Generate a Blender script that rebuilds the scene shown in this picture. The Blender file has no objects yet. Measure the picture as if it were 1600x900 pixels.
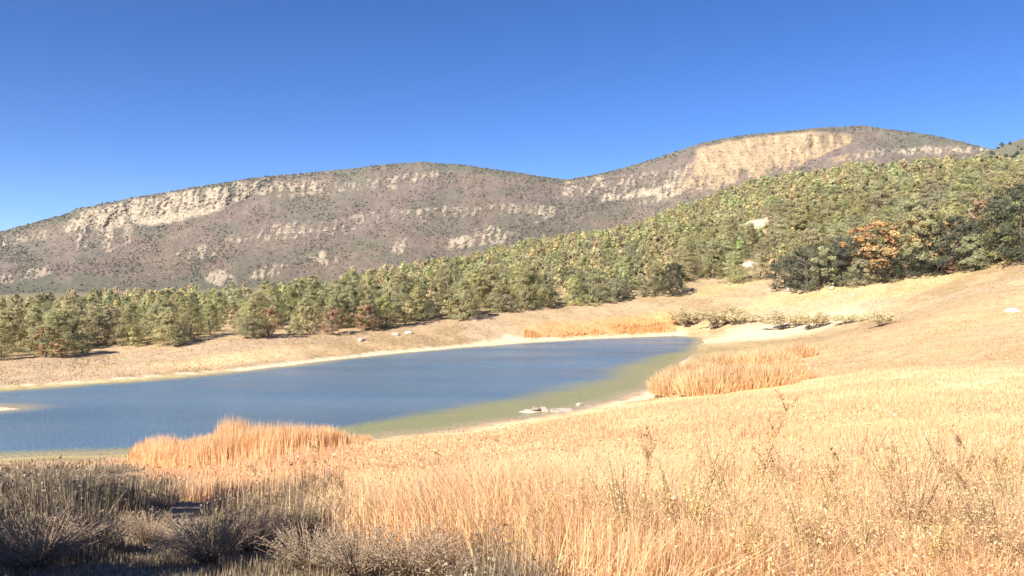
import bpy, math, random
import numpy as np

S = bpy.context.scene
COL = S.collection
R = math.radians

# ------------------------------------------------------------------ camera, sky, sun
F, HZ, CZ = 1200.0, 440.0, 7.0        # focal length in pixels of a 1600 px frame, horizon row, eye height over the pond
cam = bpy.data.cameras.new("camera")
cam.sensor_width, cam.lens, cam.shift_y = 36.0, 27.0, -0.00625
cam.clip_start, cam.clip_end = 0.1, 9000.0
camo = bpy.data.objects.new("camera", cam)
camo.location, camo.rotation_euler = (0, 0, CZ), (R(90), 0, 0)
COL.objects.link(camo)
S.camera = camo

SUN_AZ, SUN_EL = -140.0, 36.0         # degrees clockwise from the view direction
w = bpy.data.worlds.new("World")
S.world = w
w.use_nodes = True
nt = w.node_tree
sky = nt.nodes.new('ShaderNodeTexSky')
sky.sky_type, sky.sun_disc = 'NISHITA', False
sky.sun_elevation, sky.sun_rotation = R(SUN_EL), R(SUN_AZ)
sky.altitude, sky.air_density, sky.dust_density, sky.ozone_density = 2500, 0.62, 0.0, 1.4
hs = nt.nodes.new('ShaderNodeHueSaturation')
hs.inputs['Hue'].default_value, hs.inputs['Saturation'].default_value = 0.511, 1.33
nt.links.new(sky.outputs[0], hs.inputs['Color'])
nt.links.new(hs.outputs[0], nt.nodes['Background'].inputs[0])
nt.nodes['Background'].inputs[1].default_value = 0.077
sun = bpy.data.lights.new("sun", 'SUN')
sun.energy, sun.angle, sun.color = 4.1, R(0.53), (1.0, 0.93, 0.82)
suno = bpy.data.objects.new("sun", sun)
suno.location = (-60, -20, 60)
suno.rotation_euler = (R(90 - SUN_EL), 0, R(180 - SUN_AZ))
COL.objects.link(suno)
S.view_settings.view_transform, S.view_settings.look = 'Standard', 'None'
S.view_settings.exposure, S.view_settings.gamma = 1.42, 1.0

rng = np.random.default_rng(11)
random.seed(11)

# ------------------------------------------------------------------ noise
def _hash(ix, iy, seed):
    h = (ix.astype(np.int64) * 374761393 + iy.astype(np.int64) * 668265263 + seed * 974634533) & 0xFFFFFFFF
    h = ((h ^ (h >> 13)) * 1274126177) & 0xFFFFFFFF
    h = h ^ (h >> 16)
    return (h & 0xFFFF) / 65535.0

def vn(x, y, seed=0):
    ix, iy = np.floor(x), np.floor(y)
    fx, fy = x - ix, y - iy
    fx, fy = fx * fx * (3 - 2 * fx), fy * fy * (3 - 2 * fy)
    a, b = _hash(ix, iy, seed), _hash(ix + 1, iy, seed)
    c, d = _hash(ix, iy + 1, seed), _hash(ix + 1, iy + 1, seed)
    return (a * (1 - fx) + b * fx) * (1 - fy) + (c * (1 - fx) + d * fx) * fy

def fbm(x, y, seed=0, oct=4):
    s, a, t = 0, 1.0, 0
    for k in range(oct):
        s = s + a * vn(x, y, seed + 17 * k)
        t += a
        a *= 0.5
        x, y = x * 2.03 + 5.1, y * 2.03 + 1.7
    return s / t

def sst(a, b, x):
    t = np.clip((x - a) / (b - a), 0, 1)
    return t * t * (3 - 2 * t)

def lerp(a, b, t):
    return a + (b - a) * t

# ------------------------------------------------------------------ mesh and material helpers
def mesh_from(name, v, f, col=None, smooth=False, mat=None):
    """v (N,3); f (M,3) or (M,4) array, or a list of such arrays"""
    fs = [np.asarray(a, np.int32) for a in (f if isinstance(f, list) else [f])]
    me = bpy.data.meshes.new(name)
    v = np.asarray(v, np.float32)
    me.vertices.add(len(v))
    me.vertices.foreach_set('co', v.ravel())
    nl = sum(a.size for a in fs)
    npoly = sum(len(a) for a in fs)
    me.loops.add(nl)
    me.loops.foreach_set('vertex_index', np.concatenate([a.ravel() for a in fs]))
    me.polygons.add(npoly)
    tot = np.concatenate([np.full(len(a), a.shape[1], np.int32) for a in fs])
    me.polygons.foreach_set('loop_start', np.concatenate([[0], np.cumsum(tot)[:-1]]).astype(np.int32))
    me.polygons.foreach_set('use_smooth', np.full(npoly, smooth))
    me.update(calc_edges=True)
    if col is not None:
        at = me.color_attributes.new('Col', 'FLOAT_COLOR', 'POINT')
        c = np.ones((len(v), 4), np.float32)
        c[:, :3] = np.clip(col, 0, 1)
        at.data.foreach_set('color', c.ravel())
    if mat:
        me.materials.append(mat)
    return me

def add(name, me, parent=None, **tags):
    o = bpy.data.objects.new(name, me)
    COL.objects.link(o)
    if parent:
        o.parent = parent
    for k, val in tags.items():
        o[k] = val
    return o

def empty(name, loc, rz=0.0, scale=1.0, **tags):
    o = bpy.data.objects.new(name, None)
    COL.objects.link(o)
    o.location, o.rotation_euler, o.scale = loc, (0, 0, rz), (scale,) * 3
    o.empty_display_size = 0.3
    for k, val in tags.items():
        o[k] = val
    return o

def grid_faces(n, m):
    i, j = np.meshgrid(np.arange(n - 1), np.arange(m - 1), indexing='ij')
    a = (i * m + j).ravel()
    return np.stack([a, a + m, a + m + 1, a + 1], 1)

def material(name, rough=0.9, nscale=3.0, namt=0.35, bump=0.0, bscale=20.0, trans=0.0, objvar=0.0, spec=0.1):
    m = bpy.data.materials.new(name)
    m.use_nodes = True
    n = m.node_tree
    N, L = n.nodes, n.links
    b = N['Principled BSDF']
    b.inputs['Roughness'].default_value = rough
    b.inputs['Specular IOR Level'].default_value = spec
    at = N.new('ShaderNodeAttribute')
    at.attribute_name = 'Col'
    geo = N.new('ShaderNodeNewGeometry')
    nz = N.new('ShaderNodeTexNoise')
    nz.inputs['Scale'].default_value, nz.inputs['Detail'].default_value = nscale, 4
    L.new(geo.outputs['Position'], nz.inputs['Vector'])
    mr = N.new('ShaderNodeMapRange')
    mr.inputs['From Min'].default_value, mr.inputs['From Max'].default_value = 0.25, 0.75
    mr.inputs['To Min'].default_value, mr.inputs['To Max'].default_value = 1 - namt, 1 + namt
    L.new(nz.outputs[0], mr.inputs['Value'])
    mx = N.new('ShaderNodeVectorMath')
    mx.operation = 'SCALE'
    L.new(at.outputs['Color'], mx.inputs[0])
    L.new(mr.outputs[0], mx.inputs['Scale'])
    out = mx.outputs[0]
    if objvar:
        oi = N.new('ShaderNodeObjectInfo')
        h = N.new('ShaderNodeHueSaturation')
        for sock, lo, hi in (('Hue', 0.5 - 0.035 * objvar, 0.5 + 0.03 * objvar), ('Value', 1 - 0.24 * objvar, 1 + 0.16 * objvar), ('Saturation', 1 - .2 * objvar, 1 + .15 * objvar)):
            r = N.new('ShaderNodeMapRange')
            r.inputs['To Min'].default_value, r.inputs['To Max'].default_value = lo, hi
            if sock == 'Hue':
                L.new(oi.outputs['Random'], r.inputs['Value'])
            else:
                q = N.new('ShaderNodeMath')
                q.operation = 'MULTIPLY'
                q.inputs[1].default_value = 7.31 if sock == 'Value' else 3.77
                fr = N.new('ShaderNodeMath')
                fr.operation = 'FRACT'
                L.new(oi.outputs['Random'], q.inputs[0])
                L.new(q.outputs[0], fr.inputs[0])
                L.new(fr.outputs[0], r.inputs['Value'])
            L.new(r.outputs[0], h.inputs[sock])
        L.new(out, h.inputs['Color'])
        out = h.outputs[0]
    L.new(out, b.inputs['Base Color'])
    if bump:
        bz = N.new('ShaderNodeTexNoise')
        bz.inputs['Scale'].default_value, bz.inputs['Detail'].default_value = bscale, 6
        L.new(geo.outputs['Position'], bz.inputs['Vector'])
        bp = N.new('ShaderNodeBump')
        bp.inputs['Strength'].default_value, bp.inputs['Distance'].default_value = 1.0, bump
        L.new(bz.outputs[0], bp.inputs['Height'])
        L.new(bp.outputs[0], b.inputs['Normal'])
    if trans:
        tr = N.new('ShaderNodeBsdfTranslucent')
        L.new(out, tr.inputs['Color'])
        ms = N.new('ShaderNodeMixShader')
        ms.inputs[0].default_value = trans
        L.new(b.outputs[0], ms.inputs[1])
        L.new(tr.outputs[0], ms.inputs[2])
        L.new(ms.outputs[0], N['Material Output'].inputs['Surface'])
    return m

M_ground = material('dry_ground', nscale=1.6, namt=0.22, bump=0.06, bscale=5)
M_hill = material('brushy_hillside', nscale=0.35, namt=0.25, bump=0.8, bscale=0.5)
M_rock = material('weathered_rock', nscale=2.0, namt=0.3, bump=0.1, bscale=6)
M_cliff_rock = material('cliff_rock', nscale=0.25, namt=0.25, bump=0.8, bscale=0.6)
M_needle = material('conifer_foliage', nscale=2.0, namt=0.12, trans=0.56, objvar=.62)
M_far = material('distant_foliage', nscale=0.5, namt=0.2, trans=0.5)
M_leaf = material('oak_leaves', nscale=2.0, namt=0.2, trans=0.3, objvar=0.5)
M_shrub = material('shrub_foliage', nscale=3.0, namt=0.2, trans=0.25, objvar=0.4)
M_grass = material('dry_grass', nscale=0.35, namt=0.12, trans=0.40)
M_reed = material('dry_reed', nscale=0.5, namt=0.12, trans=0.5)
M_bark = material('grey_bark', nscale=8, namt=0.35, bump=0.02, bscale=30)

# ------------------------------------------------------------------ where the land lies
ZU = [-600, 0, 400, 600, 800, 1000, 1100, 1240, 1400, 1600, 2200]
ZP = [
    [(0, 5.35), (4.3, 5.35), (8, 4.4), (16, 2.5), (23, .9), (29, .05), (40, -1), (44, -.2), (46, .3), (55, 1.0), (75, 1.5), (330, .5), (420, 0)],
    [(0, 5.35), (4.3, 5.35), (8, 4.4), (16, 2.5), (24, .9), (30.5, .05), (40, -1), (49.4, .05), (52, .45), (58, 1.1), (75, 1.5), (330, .5), (420, 0)],
    [(0, 5.35), (4.3, 5.35), (8, 4.5), (16, 2.75), (25, 1.0), (33.4, .05), (47, -1), (61, .05), (65, .7), (72, 1.9), (150, 3.2), (330, 2.5), (420, 1)],
    [(0, 5.35), (4.3, 5.35), (8, 4.62), (12, 3.85), (22, 1.9), (34.6, .05), (55, -1), (74, .05), (79, .9), (86, 2.3), (140, 5), (200, 7.3), (330, 7), (420, 3)],
    [(0, 5.35), (4.3, 5.35), (6.5, 5.05), (12, 3.95), (22, 2.25), (33, .7), (39, .05), (60, -1), (86, .05), (92, 1.3), (100, 3), (180, 10), (260, 16), (330, 17), (420, 13)],
    [(0, 5.35), (4.3, 5.35), (6.5, 5.05), (12, 4.1), (22, 2.7), (36, 1.2), (48, .05), (60, -.5), (96.5, .05), (104, 2), (114, 4.3), (200, 17), (300, 28), (420, 27)],
    [(0, 5.35), (4.3, 5.35), (6.5, 5.05), (12, 4.1), (22, 2.9), (36, 1.6), (50, .7), (70, .3), (84, .15), (95, .4), (105, 3), (115, 5.3), (210, 22), (310, 38), (420, 38)],
    [(0, 5.35), (4.3, 5.35), (6.5, 5.05), (12, 4.0), (26, 2.8), (45, 1.4), (70, .5), (85, .4), (95, 2), (108, 5.9), (220, 29), (320, 50), (420, 52)],
    [(0, 5.35), (4.3, 5.35), (6.5, 5.05), (14, 3.97), (26, 3.1), (45, 2.5), (62, 2.35), (80, 3), (90, 5.2), (98, 8), (220, 36), (330, 55), (420, 56)],
    [(0, 5.35), (4.3, 5.35), (6.5, 5.05), (14, 3.97), (26, 3.5), (38, 3.5), (60, 4.65), (74, 7), (86, 9.9), (220, 37), (330, 54), (420, 54)],
    [(0, 5.35), (4.3, 5.35), (6.5, 5.05), (14, 4.1), (26, 4), (38, 4.5), (60, 7), (74, 10), (86, 13), (220, 40), (330, 62), (420, 66)],
]
TU = np.arange(-600, 2201, 20.0)
TL = np.linspace(math.log(1.0), math.log(460), 260)
_rows = np.array([np.interp(np.exp(TL), [p[0] for p in P], [p[1] for p in P]) for P in ZP])
TAB = np.array([[np.interp(u, ZU, _rows[:, j]) for j in range(len(TL))] for u in TU])
def _box(a, n, ax):
    for _ in range(2):
        pad = [(n, n) if k == ax else (0, 0) for k in range(2)]
        p = np.pad(a, pad, mode='edge')
        a = sum(np.take(p, range(k, k + a.shape[ax]), axis=ax) for k in range(2 * n + 1)) / (2 * n + 1)
    return a
TAB = _box(_box(TAB, 3, 0), 2, 1)

def uv2xy(u, v, z=0.0):
    Y = (CZ - z) * F / (v - HZ)
    return ((u - 800) / F * Y, Y)

LAKE = np.array([uv2xy(u, v) for u, v in [
    (-420, 645), (-200, 628), (0, 610), (100, 603), (200, 596), (300, 587), (400, 577), (500, 565), (600, 553.5), (700, 545), (790, 538), (810, 536), (900, 531), (1000, 526.5),
    (1060, 524.5), (1095, 528), (1100, 533), (1090, 545), (1075, 560), (1050, 578), (1035, 595), (1018, 606), (985, 613), (960, 625), (900, 641), (830, 652), (790, 658), (700, 671), (630, 679),
    (560, 685), (400, 700), (200, 709), (0, 716), (-200, 724), (-420, 735)]])

def lake_sd(x, y):
    """signed distance to the shoreline, negative on the water"""
    x, y = np.asarray(x, float), np.asarray(y, float)
    d = np.full(x.shape, 1e9)
    ins = np.zeros(x.shape, bool)
    n = len(LAKE)
    for i in range(n):
        (x0, y0), (x1, y1) = LAKE[i], LAKE[(i + 1) % n]
        ex, ey = x1 - x0, y1 - y0
        t = np.clip(((x - x0) * ex + (y - y0) * ey) / (ex * ex + ey * ey), 0, 1)
        d = np.minimum(d, np.hypot(x - x0 - t * ex, y - y0 - t * ey))
        c = ((y0 > y) != (y1 > y)) & (x < ex * (y - y0) / (ey if ey else 1e-9) + x0)
        ins ^= c
    return np.where(ins, -d, d) + 0.5 * (vn(x * .5, y * .5, 5) - .5) + 0.35 * (vn(x * 1.7, y * 1.7, 6) - .5)

def polar(x, y):
    th = np.arctan2(x, y)
    tc = np.clip(th, math.atan(-1400 / F), math.atan(1400 / F))
    Yc = np.where(np.abs(th - tc) < 1e-9, y, np.hypot(x, y) * np.cos(tc))
    return th, 800 + F * np.tan(tc), np.maximum(Yc, 1.0)

def ground(x, y, detail=True):
    x, y = np.asarray(x, float), np.asarray(y, float)
    th, uc, Yc = polar(x, y)
    fu = np.clip((uc - TU[0]) / 20, 0, len(TU) - 1.001)
    fy = np.clip((np.log(Yc) - TL[0]) / (TL[1] - TL[0]), 0, len(TL) - 1.001)
    i, j = fu.astype(int), fy.astype(int)
    a, b = fu - i, fy - j
    z = (TAB[i, j] * (1 - a) + TAB[i + 1, j] * a) * (1 - b) + (TAB[i, j + 1] * (1 - a) + TAB[i + 1, j + 1] * a) * b
    wb = sst(R(60), R(115), np.abs(th))
    z = z * (1 - wb) + (5.35 + 1.5 * (fbm(x * .03, y * .03, 9) - .5)) * wb
    d = lake_sd(x, y)
    if detail:
        amp = np.clip(d * .25, 0, 1)
        z = z + amp * (0.5 * (fbm(x * .11, y * .11, 3) - .5) + 0.10 * (fbm(x * .9, y * .9, 4) - .5)) * np.clip(Yc / 12, .15, 1)
        z = z + sst(130, 260, Yc) * 6 * (fbm(x * .02, y * .02, 8) - .5)
    shore = .10 * d
    land = lerp(shore, np.maximum(z, np.minimum(shore, .5)), sst(.5, 7, d))
    z = np.where(d > 0, land, np.maximum(shore, -2.0))
    spit = np.exp(-(((x + 29.2) / 5.2) ** 2 + ((y - 42.0 - .12 * (x + 29)) / 1.15) ** 2) ** 1.5)
    z = np.where(d < 0, np.maximum(z, -1.5 + 1.62 * spit), z)
    bar = np.exp(-(((x - 2.2) / 2.7) ** 2 + ((y - 41.8 - .25 * (x - 2.2)) / .8) ** 2)) * (.4 + 1.1 * fbm(x * 1.1, y * 2.2, 12))
    return np.where(d < .5, np.maximum(z, np.minimum(-.30 + .52 * bar, .10)), z)

def g1(x, y):
    return float(ground(np.array([x]), np.array([y]))[0])

_ys = np.exp(np.linspace(math.log(2), math.log(420), 1400))
def at(u, v):
    """the ground point that a line of sight meets"""
    xs = (u - 800) / F * _ys
    zs = ground(xs, _ys)
    ray = CZ - (v - HZ) / F * _ys
    k = np.argmax(zs >= ray)
    return (float(xs[k]), float(_ys[k]), float(zs[k]))

TREE_U = [-600, 0, 100, 200, 300, 400, 500, 600, 700, 800, 900, 1000, 1060, 1130, 1200, 1240, 1400, 1560, 1700, 2200]
TREE_Y = [52, 58, 61, 64, 68, 72, 79, 86, 94, 100, 107, 114, 116, 118, 117, 108, 98, 88, 83, 78]
RIDGE_U = [-600, 0, 200, 300, 400, 500, 600, 700, 800, 1000, 1200, 1400, 2200]
RIDGE_Y = [170, 170, 170, 165, 165, 170, 210, 250, 280, 320, 335, 345, 345]

# ------------------------------------------------------------------ land colours (what the soil and litter are, not how they are lit)
C = lambda *a: np.array(a)
PEACH, GOLD, TAN, SAND, WHITE, OLIVE, ORANGE, SOIL, DARK = (C(.78, .535, .305), C(.78, .54, .295), C(.37, .26, .142), C(.44, .32, .20), C(.66, .54, .36), C(.36, .30, .14), C(.62, .33, .11), C(.40, .29, .17), C(.22, .17, .12))
PU = [-600, 200, 560, 700, 800, 900, 960, 1020, 1100, 1200, 1300, 1400, 1500, 1600, 2200]
PV = [740, 712, 690, 676, 660, 650, 630, 616, 616, 604, 604, 595, 582, 572, 560]
def peach_y(uc):                       # how far the tall peach grass reaches
    return np.interp(uc, [-600, 0, 200, 400, 560, 700, 800, 900, 960, 1020, 1100, 1200, 1300, 1400, 1500, 1600, 2200], [27, 27, 28, 31, 33, 35, 38, 41, 43, 42, 40, 42, 40, 37, 34, 31, 26])

BROWNISH = C(.24, .18, .12)
def land_colour(x, y):
    th, uc, Yc = polar(x, y)
    d = lake_sd(x, y)
    n1, n2, n3 = fbm(x * .12, y * .12, 31), fbm(x * .4, y * .4, 32), fbm(x * .05, y * .1, 33)
    E = lambda t: t[..., None]
    c = lerp(TAN, SAND, E(sst(.42, .62, n1)))
    c = lerp(c, OLIVE * 1.35, E(.55 * sst(.48, .62, n3) * sst(1000, 1150, uc)))
    c = lerp(c, PEACH * .76, E(.75 * sst(1080, 1180, uc) * (1 - sst(60, 82, Yc + 14 * (n1 - .5)))))
    c = lerp(c, PEACH * .8, E(.45 * sst(.5, .62, n2)))
    far = sst(0, 3, Yc - np.interp(uc, TREE_U, TREE_Y) + 4 * (n2 - .5))
    c = lerp(c, SOIL * (.85 + .4 * E(n2)), E(far * .9))
    ty = np.interp(uc, TREE_U, TREE_Y)
    c = lerp(c, lerp(C(.21, .18, .10), BROWNISH, E(n1)), E(sst(85, 120, Yc) * far * (1 - .75 * sst(500, 900, uc))))
    bank = (1 - far) * sst(52, 58, Yc + .01 * 0) * (uc < 1080)
    pale = bank * sst(-9, -1, Yc - ty + 5 * (n1 - .5)) * sst(.35, .5, n2 + .1)
    c = lerp(c, SAND * 1.05, E(pale * .75))
    ring = sst(760, 880, uc) * (1 - sst(1045, 1075, uc)) * sst(.6, 1.6, d) * (1 - sst(5, 8, d + 3 * (n1 - .5))) * (Yc > 70)
    c = lerp(c, ORANGE, E(ring * .55))
    b2 = np.exp(-((uc - 360) / 130) ** 2) * sst(1.5, 3, d) * (1 - sst(4, 6.5, d)) * (Yc > 50)
    c = lerp(c, GOLD * .95, E(b2 * .8))
    # bare white shore on the far side, wide at the right end of the water
    wid = np.interp(uc, [-600, 0, 200, 500, 700, 815, 830, 1000, 1060, 1090], [.9, 1.0, 1.1, 1.3, 1.7, 2.4, 1.6, 2.0, 3, 3])
    wh = (1 - sst(.7, 1.1, d / (wid * (.55 + .9 * n1)) + .9 * (n2 - .5))) * (Yc > 42) * (1 - sst(1062, 1084, uc)) * (d > -1.5)
    c = lerp(c, WHITE, E(wh))
    bx, by = x - 30.5, y - 89
    flat = np.exp(-((bx / 11.5) ** 2 + (by / 5.8) ** 2) ** 2) * sst(.2, .4, n2 + .2)
    c = lerp(c, WHITE * .97, E(flat * (d > -1)))
    p2 = sst(.35, .55, np.exp(-(((x - 37) / 8) ** 2 + ((y - 98 + .2 * (x - 37)) / 3.2) ** 2)) + .35 * (n2 - .5))
    c = lerp(c, SAND * 1.12, E(.7 * p2 * (uc > 1130) * (1 - far)))
    # near side
    pk = 1 - sst(-1.5, 1.5, Yc - peach_y(uc) + 3 * (n2 - .5))
    pk = pk * ((d > .2) | (Yc < 20))
    c = lerp(c, lerp(PEACH, GOLD, E(n1)), E(pk))
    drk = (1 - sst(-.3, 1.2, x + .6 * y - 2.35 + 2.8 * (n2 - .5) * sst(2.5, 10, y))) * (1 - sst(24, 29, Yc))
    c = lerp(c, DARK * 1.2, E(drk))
    ns = (1 - sst(.4, 1.0, d + .8 * (n2 - .5))) * (Yc < 60) * (d > -.4)
    c = lerp(c, lerp(OLIVE * 1.15, SAND * .95, E(sst(150, 500, uc + 120 * (n1 - .5)))), E(ns))
    c = lerp(c, OLIVE * .8, E(sst(.1, .5, -d) * (1 - sst(.2, .6, ground(x, y) + .25))))
    sp = np.exp(-(((x + 29.2) / 5) ** 2 + ((y - 42) / 1.3) ** 2)) * (d < 0)
    c = lerp(c, WHITE * .95, E(sst(.3, .5, sp)))
    mb = np.exp(-(((x - 2.2) / 4) ** 2 + ((y - 41.8 - .25 * (x - 2.2)) / 1.5) ** 2)) * (d < .3)
    c = lerp(c, lerp(C(.30, .25, .20), C(.52, .44, .34), E(sst(.4, .6, fbm(x * 1.5, y * 3, 13)))), E(sst(.25, .45, mb)))
    return c, pk, drk, far

thf = np.concatenate([np.linspace(-180, -56, 40)[:-1], np.linspace(-56, -42, 40)[:-1], np.linspace(-42, 42, 620)[:-1], np.linspace(42, 56, 40)[:-1], np.linspace(56, 180, 40)])
rr = np.concatenate([[.02, .6, 1.4], np.exp(np.linspace(math.log(2.2), math.log(25), 60))[:-1], np.exp(np.linspace(math.log(25), math.log(130), 150))[:-1], np.exp(np.linspace(math.log(130), math.log(700), 40))])
T, RR = np.meshgrid(np.radians(thf), rr, indexing='ij')
GX, GY = RR * np.sin(T), RR * np.cos(T)
GZ = ground(GX, GY)
GZ = np.where(RR > 430, GZ - (RR - 430) * .12, GZ)
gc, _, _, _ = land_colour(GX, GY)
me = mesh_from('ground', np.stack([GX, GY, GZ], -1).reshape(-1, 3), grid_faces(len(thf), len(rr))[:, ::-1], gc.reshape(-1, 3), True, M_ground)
add('ground', me, kind='structure')

# ------------------------------------------------------------------ mountains
RU = [-500, -200, 0, 100, 120, 200, 300, 400, 500, 560, 620, 660, 720, 800, 865, 885, 950, 1000, 1060, 1100, 1150, 1200, 1270, 1350, 1400, 1450, 1500, 1545, 1600, 1700, 2000, 2300]
RV = [420, 400, 362, 335, 326, 310, 293, 277, 268, 262, 255, 253, 257, 268, 278, 281, 268, 255, 235, 222, 213, 207, 200, 196, 203, 210, 220, 232, 240, 250, 280, 320]

ROCKS = [  # (top line, bottom line, density, pale)
    ([(100, 352), (140, 326), (200, 314), (300, 298), (350, 290), (430, 276)], [(100, 362), (200, 352), (300, 338), (350, 325), (400, 305), (430, 300)], .78, .8),
    ([(220, 341), (260, 335), (330, 322), (350, 318)], [(220, 352), (260, 347), (330, 334), (350, 328)], 1.2, 1.),
    ([(410, 282), (500, 283), (560, 284), (640, 272), (690, 265)], [(410, 300), (500, 298), (560, 293), (640, 282), (690, 275)], .52, .8),
    ([(0, 372), (40, 362), (80, 360)], [(0, 385), (40, 377), (80, 370)], .45, .6),
    ([(0, 430), (40, 424), (80, 412)], [(0, 445), (40, 440), (80, 428)], .62, .7),
    ([(270, 392), (330, 380), (390, 354), (470, 344), (540, 344)], [(270, 408), (330, 402), (390, 378), (470, 372), (540, 366)], .40, .7),
    ([(540, 346), (600, 328), (680, 324), (780, 318), (860, 318)], [(540, 362), (600, 350), (680, 346), (780, 333), (860, 334)], .34, .7),
    ([(325, 428), (345, 422), (365, 428)], [(325, 440), (345, 448), (365, 442)], .75, .9),
    ([(390, 424), (420, 414), (450, 414)], [(390, 438), (420, 434), (450, 424)], .6, .7),
    ([(485, 396), (505, 392), (530, 402)], [(485, 404), (505, 414), (530, 416)], .62, .8),
    ([(612, 380), (625, 372), (640, 372)], [(612, 402), (625, 396), (640, 384)], .62, .8),
    ([(704, 376), (722, 368), (738, 372)], [(704, 388), (722, 388), (738, 384)], .9, 1.),
    ([(740, 356), (770, 352), (800, 362)], [(740, 384), (770, 380), (800, 376)], .62, .9),
    ([(836, 326), (850, 318), (866, 322)], [(836, 348), (850, 346), (866, 332)], .7, 1.),
    ([(880, 284), (930, 276), (1000, 270), (1060, 262), (1090, 250)], [(880, 304), (930, 306), (1000, 302), (1060, 284), (1090, 272)], .46, .85),
    ([(940, 306), (1000, 298), (1060, 284), (1085, 272)], [(940, 316), (1000, 308), (1060, 294), (1085, 284)], .8, 1.),
    ([(1025, 298), (1060, 284), (1110, 272), (1200, 258), (1260, 247)], [(1025, 316), (1060, 306), (1110, 292), (1200, 278), (1260, 258)], .68, 1.),
    ([(1085, 234), (1140, 221), (1200, 212), (1270, 206), (1310, 207), (1332, 210)], [(1060, 276), (1110, 274), (1200, 260), (1262, 249), (1300, 238), (1332, 220)], 1.6, 1.),
    ([(1290, 250), (1340, 236), (1380, 232)], [(1290, 258), (1340, 248), (1380, 242)], .7, .9),
    ([(1390, 234), (1460, 230), (1545, 230)], [(1390, 242), (1460, 240), (1545, 238)], .62, .9),
    ([(545, 334), (640, 327), (700, 322), (860, 318)], [(545, 340), (640, 333), (700, 327), (860, 323)], .52, .8),
    ([(260, 400), (330, 388), (390, 366), (530, 352)], [(260, 406), (330, 395), (390, 374), (530, 359)], .58, .8),
    ([(430, 306), (520, 298), (640, 288)], [(430, 310), (520, 302), (640, 291)], .6, .7),
    ([(1000, 314), (1060, 300), (1140, 286)], [(1000, 319), (1060, 306), (1140, 291)], .6, 1.),
    ([(120, 352), (128, 350), (136, 352)], [(120, 388), (128, 392), (136, 386)], .6, .7),
    ([(155, 352), (166, 350), (182, 356)], [(155, 384), (166, 392), (182, 394)], .55, .7),
    ([(196, 350), (201, 348), (206, 350)], [(196, 380), (201, 384), (206, 380)], .65, .8),
]
def rock_mask(u, v):
    m = np.zeros(u.shape)
    pale = np.zeros(u.shape)
    wx = u + 10 * (fbm(u * .05, v * .05, 41) - .5)
    wy = v + 8 * (fbm(u * .06, v * .06, 42) - .5)
    streak = .55 * fbm(u * .22 + v * .05, v * .07, 43) + .45 * fbm(u * .35, v * .35, 44)
    for top, bot, dens, pl in ROCKS:
        ut = np.array(top)[:, 0]
        t, b = np.interp(wx, ut, np.array(top)[:, 1]), np.interp(wx, np.array(bot)[:, 0], np.array(bot)[:, 1])
        e = 3.0
        inside = sst(-e, e, wy - t) * sst(-e, e, b - wy) * sst(ut[0] - 5, ut[0] + 5, wx) * (1 - sst(ut[-1] - 5, ut[-1] + 5, wx))
        k = inside * sst(.68 - .35 * dens, .80 - .35 * dens, streak)
        pale = np.where(k > m, pl, pale)
        m = np.maximum(m, k)
    return m, pale

CLIFF_T = lambda u: np.interp(u, [60, 100, 140, 200, 300, 430, 500, 1000, 1085, 1140, 1200, 1270, 1332, 1400], [365, 352, 326, 314, 298, 276, 280, 262, 234, 221, 212, 206, 210, 210])
CLIFF_B = lambda u: np.interp(u, [60, 100, 200, 300, 350, 400, 500, 1000, 1060, 1110, 1200, 1262, 1332, 1400], [365, 362, 350, 332, 322, 303, 280, 264, 276, 274, 260, 249, 220, 212])

mu = np.arange(-460, 2261, 2.5)
tt = np.concatenate([np.linspace(0, .25, 22)[:-1], np.linspace(.25, 1, 150), [1.03, 1.1, 1.2]])
MU, MT = np.meshgrid(mu, tt, indexing='ij')
rv = np.interp(MU, RU, RV)
rv = rv + 2.0 * (fbm(MU * .05, MU * 0, 51) - .5)
tcl = np.minimum(MT, 1)
VV = 468 + (rv - 468) * tcl
MY = 330 + 570 * tcl + 60 * (sst(880, 1000, MU)) * tcl
ct, cb = CLIFF_T(MU), CLIFF_B(MU)
cm = sst(90, 130, MU) * (1 - sst(400, 460, MU)) + sst(1050, 1100, MU) * (1 - sst(1300, 1345, MU))
ramp = np.clip((cb - VV) / np.maximum(cb - ct, 2), 0, 1)
MY = MY - cm * ramp * np.clip((cb - ct) * 1.7, 0, 70) * np.exp(-np.maximum(0, ct - VV) / 12.0)
rk, rpale = rock_mask(MU, VV)
xs0 = (MU - 800) / F * MY
gul = fbm(xs0 * .045, VV * .012, 53, 5) - .5
rel = 17 * gul * sst(0, .2, tcl) * (1 - .5 * sst(.9, 1, tcl))
rel = rel - rk * (3 + 7 * (fbm(xs0 * .16, VV * .03, 54) - .35)) * 1.1 + rk * sst(1050, 1100, MU) * 3.5 * (1 - sst(.0, .10, np.abs(fbm(xs0 * .035, VV * .012, 57, 3) - .5)))
MY = MY + rel
MX = (MU - 800) / F * MY
MZ = CZ + MY * (HZ - VV) / F
over = np.maximum(MT - 1, 0)
MY = MY + over * 2500
MX = MX * (1 + over * 1.5)
MZ = MZ - over * 420 * np.clip(MZ / 200, .2, 1) - np.where(MT < .01, 6, 0)
MAUVE, BROWN, GREEN, RED, PALE, BUFF = C(.175, .134, .106), C(.195, .148, .108), C(.130, .122, .083), C(.180, .128, .100), C(.45, .365, .255), C(.38, .265, .15)
n1, n2, n3 = fbm(MU * .012, VV * .02, 61), fbm(MU * .05, VV * .08, 62), fbm(MU * .2, VV * .25, 63)
E = lambda t: t[..., None]
mc = lerp(MAUVE, BROWN, E(sst(.35, .65, n1)))
mc = lerp(mc, RED, E(.6 * sst(.52, .66, n2) * sst(300, 360, VV)))
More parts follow.
